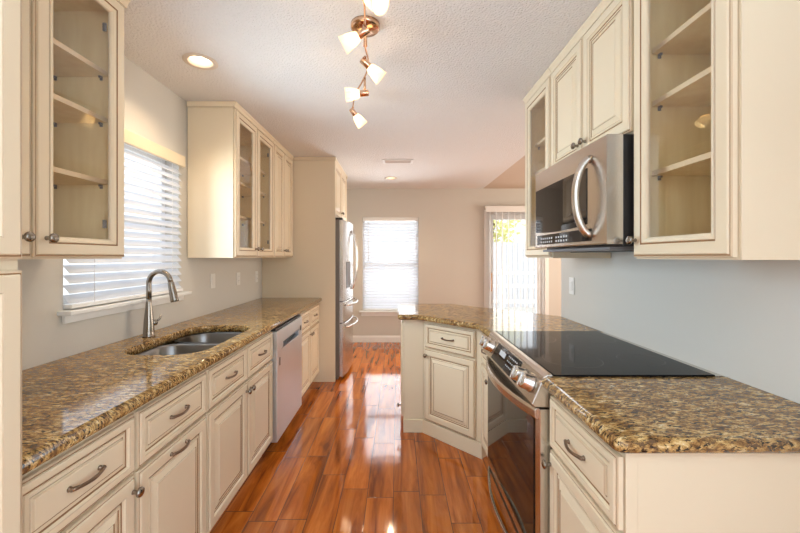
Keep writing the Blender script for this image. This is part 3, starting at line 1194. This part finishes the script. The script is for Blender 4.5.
m = MB()
xa, xb = .205, .60
m.loft([[on_face(x, s, e) for x, s in ((xa + .02, .010), (xb - .03, .010), (xb, .100), (xa, .100))] for e in (.0005, .003)], 0, True, True, True, False)
dp = m.build('display', BGLASS, cp)
m = MB()
for k in range(6):
    for j in range(3):
        x = xa + .05 + k * .022
        s = .025 + j * .022
        m.quad([on_face(x, s, .0034), on_face(x + .011, s, .0034), on_face(x + .011, s + .006, .0034), on_face(x, s + .006, .0034)])
m.quad([on_face(xa + .21, .03, .0034), on_face(xa + .30, .03, .0034), on_face(xa + .30, .055, .0034), on_face(xa + .21, .055, .0034)])
m.build('printed_keys', MARK, dp)
for x in (.068, .155, W - .150, W - .070):
    m = MB()
    m.lathe([(.034, .0005), (.034, .006), (.031, .009), (.030, .038), (.0275, .046), (.010, .047)], on_face(x, .052), fn, 24)
    k = m.build('control_knob', CHROME, cp)
    m = MB(); c0 = on_face(x, .052, .047)
    m.box(-.004, .004, -.027, .027, -.001, .006)
    g = m.build('grip', CHROME, k, bevel=.002)
    g.location = c0
    g.rotation_euler = (math.atan2(fn.z, fn.y) * 1.0 - PI / 2, 0, 0)
# oven door
m = MB()
zt, zb = .792, .155
m.box(.003, .062, .002, .044, zb, zt); m.box(W - .062, W - .003, .002, .044, zb, zt)
m.box(.062, W - .062, .002, .044, .715, zt); m.box(.062, W - .062, .002, .044, zb, .205)
od = m.build('oven_door', STEEL_V, rg, bevel=.003)
m = MB(); m.box(.055, W - .03, .0445, .048, .200, .735); m.build('window', BGLASS, od, bevel=.001)
# perforated vent deck running out to the bowed handle


def bow(x):
    t = (x - W / 2) / (W / 2 - .025)
    return .050 + .062 * max(0.0, 1 - t * t)


m = MB()
rings = []
for k in range(21):
    x = .03 + (W - .06) * k / 20
    y1 = max(bow(x) - .017, .047)
    rings.append([(x, .0442, .764), (x, y1, .764), (x, y1, .772), (x, .0442, .772)])
m.loft(rings, 1, True, True, True, False)
for k in range(46):
    x = .05 + k * (W - .10) / 46
    y1 = bow(x) - .018
    if y1 > .055:
        m.box(x, x + .007, .0445, y1, .7722, .776)
for q in (.25, .5, .75):
    rr = []
    for k in range(21):
        x = .10 + (W - .20) * k / 20
        y = .046 + (bow(x) - .018 - .046) * q
        rr.append([(x, y - .002, .7722), (x, y + .002, .7722), (x, y + .002, .7762), (x, y - .002, .7762)])
    m.loft(rr, 0, True, True, True, False)
m.build('vent', [STEEL, GREY], od)
m = MB()
pts, n = [], 20
for i in range(n + 1):
    t = -1 + 2 * i / n
    pts.append((W / 2 + t * (W / 2 - .025), .050 + .062 * (1 - t * t), .770))
rings = []
for i, p_ in enumerate(pts):
    x, y, z = p_
    rings.append([(x, y - .016, z - .020), (x, y - .004, z - .026), (x, y + .004, z - .018), (x, y + .005, z + .010), (x, y - .003, z + .018), (x, y - .016, z + .016)])
m.loft(rings, 0, True, True, True, False)
for x in (.03, W - .055):
    m.box(x, x + .025, .0442, .052, .752, .786)
m.build('handle', STEEL, od, bevel=.002)
# lower drawer
m = MB(); m.box(.003, W - .003, .002, .036, .045, .148); m.box(.02, W - .02, .0362, .0372, .115, .14, 1)
dr = m.build('drawer', [STEEL_V, BLACK], rg, bevel=.003)
m = MB()
rings = []
for i in range(n + 1):
    t = -1 + 2 * i / n
    x = W / 2 + t * (W / 2 - .012); y = .040 + .062 * (1 - t * t); z = .128
    rings.append([(x, y - .012, z - .008), (x, y, z - .012), (x, y + .003, z), (x, y, z + .010), (x, y - .012, z + .008)])
m.loft(rings, 0, True, True, True, False)
m.build('handle', STEEL, dr, bevel=.0015)

# ------------------------------------------------------------------ microwave (faces -X)
MY0, MY1 = 1.364, 2.066
W = MY1 - MY0
MZ0, MZ1 = 1.385, 1.818
mw = thing('microwave', 'stainless steel microwave mounted under the cabinet above the range', 'microwave', (.882, MY0, MZ0), PI / 2)
H = MZ1 - MZ0
m = MB(); m.box(0, W, -.32, .038, .012, H); m.build('body', BLACK, mw, bevel=.002)
m = MB(); m.box(.03, W - .03, -.30, .07, .0, .0115); m.box(.10, W - .10, -.2, -.05, -.004, -.0005, 1)
m.build('underside_vent', [GREY, BLACK], mw)
# front (curved slightly), local y .039 .. .102
m = MB()
n = 10


def mfy(x):
    t = (x - W / 2) / (W / 2)
    return .100 + .006 * (1 - t * t)


rings = []
for i in range(n + 1):
    x = W * i / n
    rings.append([(x, .039, .022), (x, mfy(x) - .003, .022), (x, mfy(x), .026), (x, mfy(x), H - .003), (x, mfy(x) - .003, H), (x, .039, H)])
m.loft(rings, 0, True, True, True, False)
fr2 = m.build('door', STEEL, mw)


def strip(name, xa, xb, za, zb, e, mat, parent, crv=0.0):
    m = MB()
    k = 8
    rr = []
    for i in range(k + 1):
        x = xa + (xb - xa) * i / k
        t = 2 * i / k - 1
        rr.append([(x, mfy(x) + .0004, za + crv * (1 - t * t)), (x, mfy(x) + e, za + crv * (1 - t * t)), (x, mfy(x) + e, zb), (x, mfy(x) + .0004, zb)])
    m.loft(rr, 0, True, True, True, False)
    return m.build(name, mat, parent)


strip('window', .135, W - .012, .108, H - .095, .003, BGLASS, fr2, crv=-.012)
ks = strip('control_strip', .105, W - .035, .038, .088, .003, BGLASS, fr2)
m = MB()
for k in range(12):
    for j in range(2):
        x = .30 + k * .027
        if k == 5: continue
        m.quad([(x, mfy(x) + .0035, .046 + j * .018), (x + .013, mfy(x + .013) + .0035, .046 + j * .018), (x + .013, mfy(x + .013) + .0035, .055 + j * .018), (x, mfy(x) + .0035, .055 + j * .018)])
m.build('printed_keys', MARK, ks)
m = MB(); m.box(.098, .1, .09, .0975, .03, H - .004); m.build('door_gap', BLACK, fr2)
arc_handle(fr2, (.112, mfy(.112), .065), (.112, mfy(.112), .368), .060, .015, mat=STEEL)

# ------------------------------------------------------------------ wall plates
def plate_x(label, kind, y, z, xw, sgn, name):
    """sgn = +1 faces +X"""
    t = thing(name, label, kind, (xw + sgn * .0008, y, z), -PI / 2 if sgn > 0 else PI / 2, 'white wall plates')
    m = MB(); m.box(-.036, .036, 0, .005, -.058, .058); m.build('plate', PLASTIC, t, bevel=.002)
    if name == 'light_switch':
        m = MB(); m.box(-.016, .016, .0055, .009, -.032, .032); m.build('rocker', PLASTIC, t, bevel=.0015)
    else:
        for s in (-1, 1):
            m = MB(); m.lathe([(.017, .0052), (.017, .0075), (.0155, .008)], (0, 0, s * .02), (0, 1, 0), 18)
            r = m.build('receptacle', PLASTIC, t)
            m = MB(); m.box(-.007, -.004, .0081, .0084, s * .02 - .002, s * .02 + .006); m.box(.004, .007, .0081, .0084, s * .02 - .002, s * .02 + .006)
            m.build('slot', GREY, r)
    return t


def dpx(x, X): return 365.0 * X / (x - 397.5)


plate_x('white wall switch nearest the sink, below the glass cabinet', 'switch', 2.90, 1.166, XL, 1, 'light_switch')
plate_x('white wall outlet between the switch and the refrigerator corner', 'outlet', 3.365, 1.155, XL, 1, 'wall_outlet')
plate_x('white wall outlet closest to the refrigerator panel corner', 'outlet', 3.80, 1.15, XL, 1, 'wall_outlet')
plate_x('white wall switch by the end of the range wall', 'switch', 2.55, 1.155, XR, -1, 'light_switch')

# ------------------------------------------------------------------ blinds
def slat_mesh(m, length, width, tilt, z, axis, off=0.0):
    """one gently crowned slat; tilt = slope angle, + raises the outer (-local) edge"""
    ca, sa = math.cos(tilt), math.sin(tilt)
    rr = []
    for s in (-length / 2, length / 2):
        ring = []
        for (u, h) in ((-.5, 0), (-.25, .0018), (0, .0025), (.25, .0018), (.5, 0), (.5, -.002), (.25, -.0005), (0, .0002), (-.25, -.0005), (-.5, -.002)):
            a = u * width * ca - h * sa
            b = u * width * sa + h * ca
            ring.append((a + off, s, z + b) if axis == 'y' else (s, a + off, z + b))
        rr.append(ring)
    m.loft(rr, 0, True, True, True, False)


bl = thing('window_blind', 'white horizontal slat blind over the sink window', 'blind', (XL + .035, (WL[0] + WL[1]) / 2, WL[2]), 0, 'horizontal blinds')
LW = WL[1] - WL[0] - .012
m = MB()
z = .045
while z < .845:
    slat_mesh(m, LW, .050, -math.radians(47), z, 'y', -.03)
    z += .0445
m.build('slats', SLAT, bl)
m = MB(); m.box(-.058, -.002, -LW / 2, LW / 2, .004, .022); m.build('bottom_rail', WHITE, bl, bevel=.003)
m = MB(); m.box(-.010, .012, -LW / 2 - .02, LW / 2 + .002, .832, .905); m.build('valance', CREAM, bl, bevel=.004)
m = MB(); m.box(-.055, -.012, -LW / 2, LW / 2, .850, .893); m.build('head_rail', WHITE, bl)
for y in (-.30, .30):
    m = MB(); m.tube([(-.001, y, .02), (-.001, y, .85)], .0012, 6); m.build('cord', WHITE, bl)
m = MB(); m.tube([(.004, -.36, .30), (.002, -.36, .83)], .004, 8); m.build('wand', PLASTIC, bl)

bl = thing('window_blind', 'white horizontal slat blind over the tall far window', 'blind', ((WF[0] + WF[1]) / 2, YF + .04, WF[2]), 0, 'horizontal blinds')
LW = WF[1] - WF[0] - .012
m = MB()
z = .05
while z < 1.42:
    slat_mesh(m, LW, .050, math.radians(40), z, 'x', -.005)
    z += .0445
m.build('slats', SLAT, bl)
m = MB(); m.box(-LW / 2, LW / 2, -.03, .02, .004, .024); m.build('bottom_rail', WHITE, bl, bevel=.003)
m = MB(); m.box(-LW / 2, LW / 2, -.045, .02, 1.425, 1.482); m.build('head_rail', WHITE, bl, bevel=.003)
for x in (-.30, .30):
    m = MB(); m.tube([(x, -.033, .02), (x, -.033, 1.43)], .0012, 6); m.build('cord', WHITE, bl)
m = MB(); m.tube([(-LW / 2 + .085, -.038, .78), (-LW / 2 + .085, -.036, 1.43)], .005, 8); m.build('wand', PLASTIC, bl)

bl = thing('vertical_blind', 'white vertical blind with valance across the patio door', 'blind', ((DF[0] + DF[1]) / 2, YF - .06, 0), 0)
m = MB(); hw = (DF[1] - DF[0]) / 2
m.box(-hw - .055, hw + .055, -.045, -.035, 2.055, 2.15); m.box(-hw - .055, hw + .055, -.034, .035, 2.12, 2.15)
m.build('valance', WHITE, bl, bevel=.003)
m = MB(); m.box(-hw, hw, -.02, .02, 2.075, 2.11); m.build('head_rail', PLASTIC, bl)
m = MB()
nv = 10
for k in range(nv):
    x = -hw + .03 + k * (2 * hw - .05) / (nv - 1)
    ca, sa = math.cos(math.radians(62)), math.sin(math.radians(62))
    rr = []
    for z in (.03, 2.07):
        rr.append([(x + u * .085 * ca - h * sa, u * .085 * sa + h * ca, z) for u, h in ((-.5, 0), (0, .004), (.5, 0), (.5, -.0012), (0, .0028), (-.5, -.0012))])
    m.loft(rr, 0, True, True, True, False)
m.build('vanes', VANE, bl)

# ------------------------------------------------------------------ ceiling fixtures
RING = simple('light_ring', (0.70, 0.60, 0.49), 0.5)
LENS = glow('lit_lens', (1.0, 0.88, 0.70), 9.0)
for (x, y), lb in zip(LIGHTS, ('round recessed ceiling light over the sink', 'round recessed ceiling light near the far wall')):
    t = thing('recessed_light', lb, 'ceiling light', (x, y, ZC), 0, 'recessed ceiling lights')
    m = MB(); m.lathe([(.088, -.0005), (.088, -.004), (.066, -.007), (.060, -.003), (.056, .035), (.050, .055)], seg=32, cap0=False, cap1=False)
    m.build('trim_ring', RING, t)
    m = MB(); m.lathe([(.050, .056), (.044, .046), (.030, .038), (.010, .035)], seg=28)
    m.build('bulb', LENS, t)
    l = bpy.data.lights.new('downlight_lamp', 'SPOT'); l.energy = 12; l.color = (1.0, .76, .50); l.spot_size = 2.3; l.spot_blend = .8; l.shadow_soft_size = .04
    lo = bpy.data.objects.new('downlight_lamp', l); COL.objects.link(lo); lo.parent = t; lo.location = (0, 0, -.012)

v = thing('ceiling_vent', 'white rectangular air vent in the ceiling', 'vent', (0.005, 4.13, ZC))
m = MB()
m.box(-.17, -.145, -.085, .085, -.008, -.0005); m.box(.145, .17, -.085, .085, -.008, -.0005)
m.box(-.145, .145, -.085, -.062, -.008, -.0005); m.box(-.145, .145, .062, .085, -.008, -.0005)
m.build('frame', WHITE, v, bevel=.002)
m = MB()
for k in range(7):
    y = -.052 + k * .0175
    m.quad([(-.145, y - .006, -.002), (.145, y - .006, -.002), (.145, y + .006, -.009), (-.145, y + .006, -.009)])
m.build('louvers', WHITE, v)
m = MB(); m.box(-.145, .145, -.062, .062, -.0012, -.0006); m.build('backing', GREY, v)

# track light
SHADE = translucent('frosted_glass_shade', (0.96, 0.86, 0.68), 0.35, 0.35)
_nt = SHADE.node_tree
_b = _nt.nodes['Principled BSDF']
_b.inputs['Emission Color'].default_value = (1.0, 0.80, 0.50, 1)
_b.inputs['Emission Strength'].default_value = 0.30
BULB = glow('lit_bulb', (1.0, 0.86, 0.60), 24.0)
tl = thing('track_light', 'wavy copper track light with five frosted glass lamps', 'track light', (-.15, 1.70, ZC))
O = Vector((-.15, 1.70, ZC))
m = MB(); m.lathe([(.068, -.0005), (.068, -.016), (.060, -.024), (.012, -.026)], seg=32); m.build('canopy', COPPER, tl)
RZ = 2.335
railp = [(-.128, 1.30), (-.128, 1.42), (-.140, 1.56), (-.150, 1.70), (-.145, 1.80), (-.155, 1.90), (-.195, 2.03), (-.250, 2.18), (-.282, 2.33), (-.295, 2.42)]


def spline(pts, n=6):
    out = []
    P = [Vector(p) for p in pts]
    for i in range(len(P) - 1):
        p0 = P[max(i - 1, 0)]; p1 = P[i]; p2 = P[i + 1]; p3 = P[min(i + 2, len(P) - 1)]
        for k in range(n):
            t = k / n
            out.append(.5 * ((2 * p1) + (p2 - p0) * t + (2 * p0 - 5 * p1 + 4 * p2 - p3) * t * t + (3 * p1 - p0 - 3 * p2 + p3) * t ** 3))
    out.append(P[-1])
    return out


rp = spline([(x, y, RZ) for x, y in railp])
m = MB(); m.tube([p - O for p in rp], .007, 10, flat=.6); m.build('rail', COPPER, tl)
m = MB(); m.tube([(0, 0, -.026), (0, 0, RZ - ZC + .004)], .009, 12); m.build('stem', COPPER, tl)

# heads: pivot on the rail, direction of the shade
HEADS = [((-.126, 1.315), (.45, -.30, -.42), 0), ((-.140, 1.535), (-.80, .12, -.42), 0), ((-.158, 1.775), (.66, .22, -.55), 0),
         ((-.178, 1.985), (-.92, -.05, -.10), .055), ((-.290, 2.375), (.50, .22, -.65), 0)]
for (hx, hy), dv, drop in HEADS:
    dv = Vector(dv).normalized()
    p0 = Vector((hx, hy, RZ - .012)) - O
    m = MB()
    m.lathe([(.007, .010), (.007, -.018 - drop)], p0, (0, 0, 1), 10)
    c0 = p0 + Vector((0, 0, -.020 - drop))
    s0 = c0 - dv * .022
    m.lathe([(.004, 0), (.0155, .001), (.0165, .004), (.0165, .052), (.0135, .056)], s0, dv, 20)
    hd = m.build('lamp_head', COPPER, tl)
    m = MB()
    g0 = s0 + dv * .050
    m.lathe([(.017, 0), (.022, .006), (.026, .018), (.031, .042), (.036, .070), (.0375, .077), (.036, .077), (.034, .070), (.029, .042), (.024, .018), (.016, .006)], g0, dv, 28, cap0=False, cap1=False)
    m.build('shade', SHADE, hd)
    m = MB(); m.lathe([(.006, .004), (.010, .012), (.0155, .026), (.0165, .036), (.012, .047), (.003, .051)], g0, dv, 18); m.build('bulb', BULB, hd)
    l = bpy.data.lights.new('track_lamp', 'POINT'); l.energy = 0.18; l.color = (1.0, .76, .46); l.shadow_soft_size = .03
    lo = bpy.data.objects.new('track_lamp', l); COL.objects.link(lo); lo.parent = tl
    lo.location = g0 + dv * .07 + Vector((0, 0, -.13))
    lo.visible_glossy = False

# ------------------------------------------------------------------ outside
GROUND = simple('patio_concrete', (0.42, 0.41, 0.38), 0.8, var=.12, vscale=3)
FENCE = simple('weathered_fence', (0.62, 0.62, 0.63), 0.8, var=.15, vscale=6)
LEAF = translucent('yellow_green_leaf', (0.80, 0.78, 0.36), 0.4)
BARK = simple('bark', (0.16, 0.11, 0.08), 0.9)
o = MB().box(-8, 10, YF + .16, 16, -.12, -.03).build('ground_outside', GROUND)
struct(o, 'pale concrete patio outside the far wall', 'ground')
m = MB()
for k in range(60):
    x = -3 + k * .15
    m.box(x, x + .14, 10.0, 10.03, -.03, 1.75)
m.box(-3, 6, 10.03, 10.07, .4, .5); m.box(-3, 6, 10.03, 10.07, 1.3, 1.4)
tag(m.build('board_fence', FENCE), 'grey board fence seen through the patio door', 'fence')
t = thing('yard_tree', 'yellow-green leafy tree seen through the patio door', 'tree', (2.75, 10.75, -.03))
m = MB(); m.tube([(0, 0, 0), (.05, 0, .8), (0, .05, 1.6), (.1, 0, 2.4)], [.09, .07, .06, .03], 10); m.build('trunk', BARK, t)
m = MB()
for k in range(900):
    u = Vector((random.gauss(0, 1), random.gauss(0, 1), random.gauss(0, 1))).normalized() * random.random() ** .4
    c0 = Vector((u.x * 1.0, u.y * .55, 2.55 + u.z * 1.15))
    a = Vector((random.gauss(0, 1), random.gauss(0, 1), random.gauss(0, 1))).normalized()
    b2 = a.orthogonal().normalized()
    s = .07 + random.random() * .06
    m.quad([c0 - a * s, c0 + b2 * s * .5, c0 + a * s, c0 - b2 * s * .5])
m.build('foliage', LEAF, t, recalc=False)
t = thing('porch_railing', 'white railing outside the patio door', 'railing', (2.3, 7.9, -.03))
for z0 in (.38, .72, 1.0):
    m = MB(); m.box(-1.3, 1.3, -.02, .02, z0, z0 + .07); m.build('rail', WHITE, t)
for x in (-1.3, -.1, 1.1):
    m = MB(); m.box(x, x + .09, -.045, .045, 0, 1.1); m.build('post', WHITE, t)

hs = thing('neighbor_house', 'pale neighboring house wall seen through the far window blind', 'house', (-2.4, 12.0, -.03))
m = MB()
m.box(-4, 3.1, 0, .3, 0, 3.6)
m.build('wall', simple('pale_siding', (0.60, 0.61, 0.62), .8, var=.05), hs)
m = MB(); m.loft([[(x, -.4, 3.55), (x, 2.2, 5.2), (x, 2.2, 5.1), (x, -.4, 3.45)] for x in (-4.3, 3.4)], 0, True, True, True, False)
m.build('roof', simple('grey_shingle', (0.22, 0.21, 0.20), .9), hs)
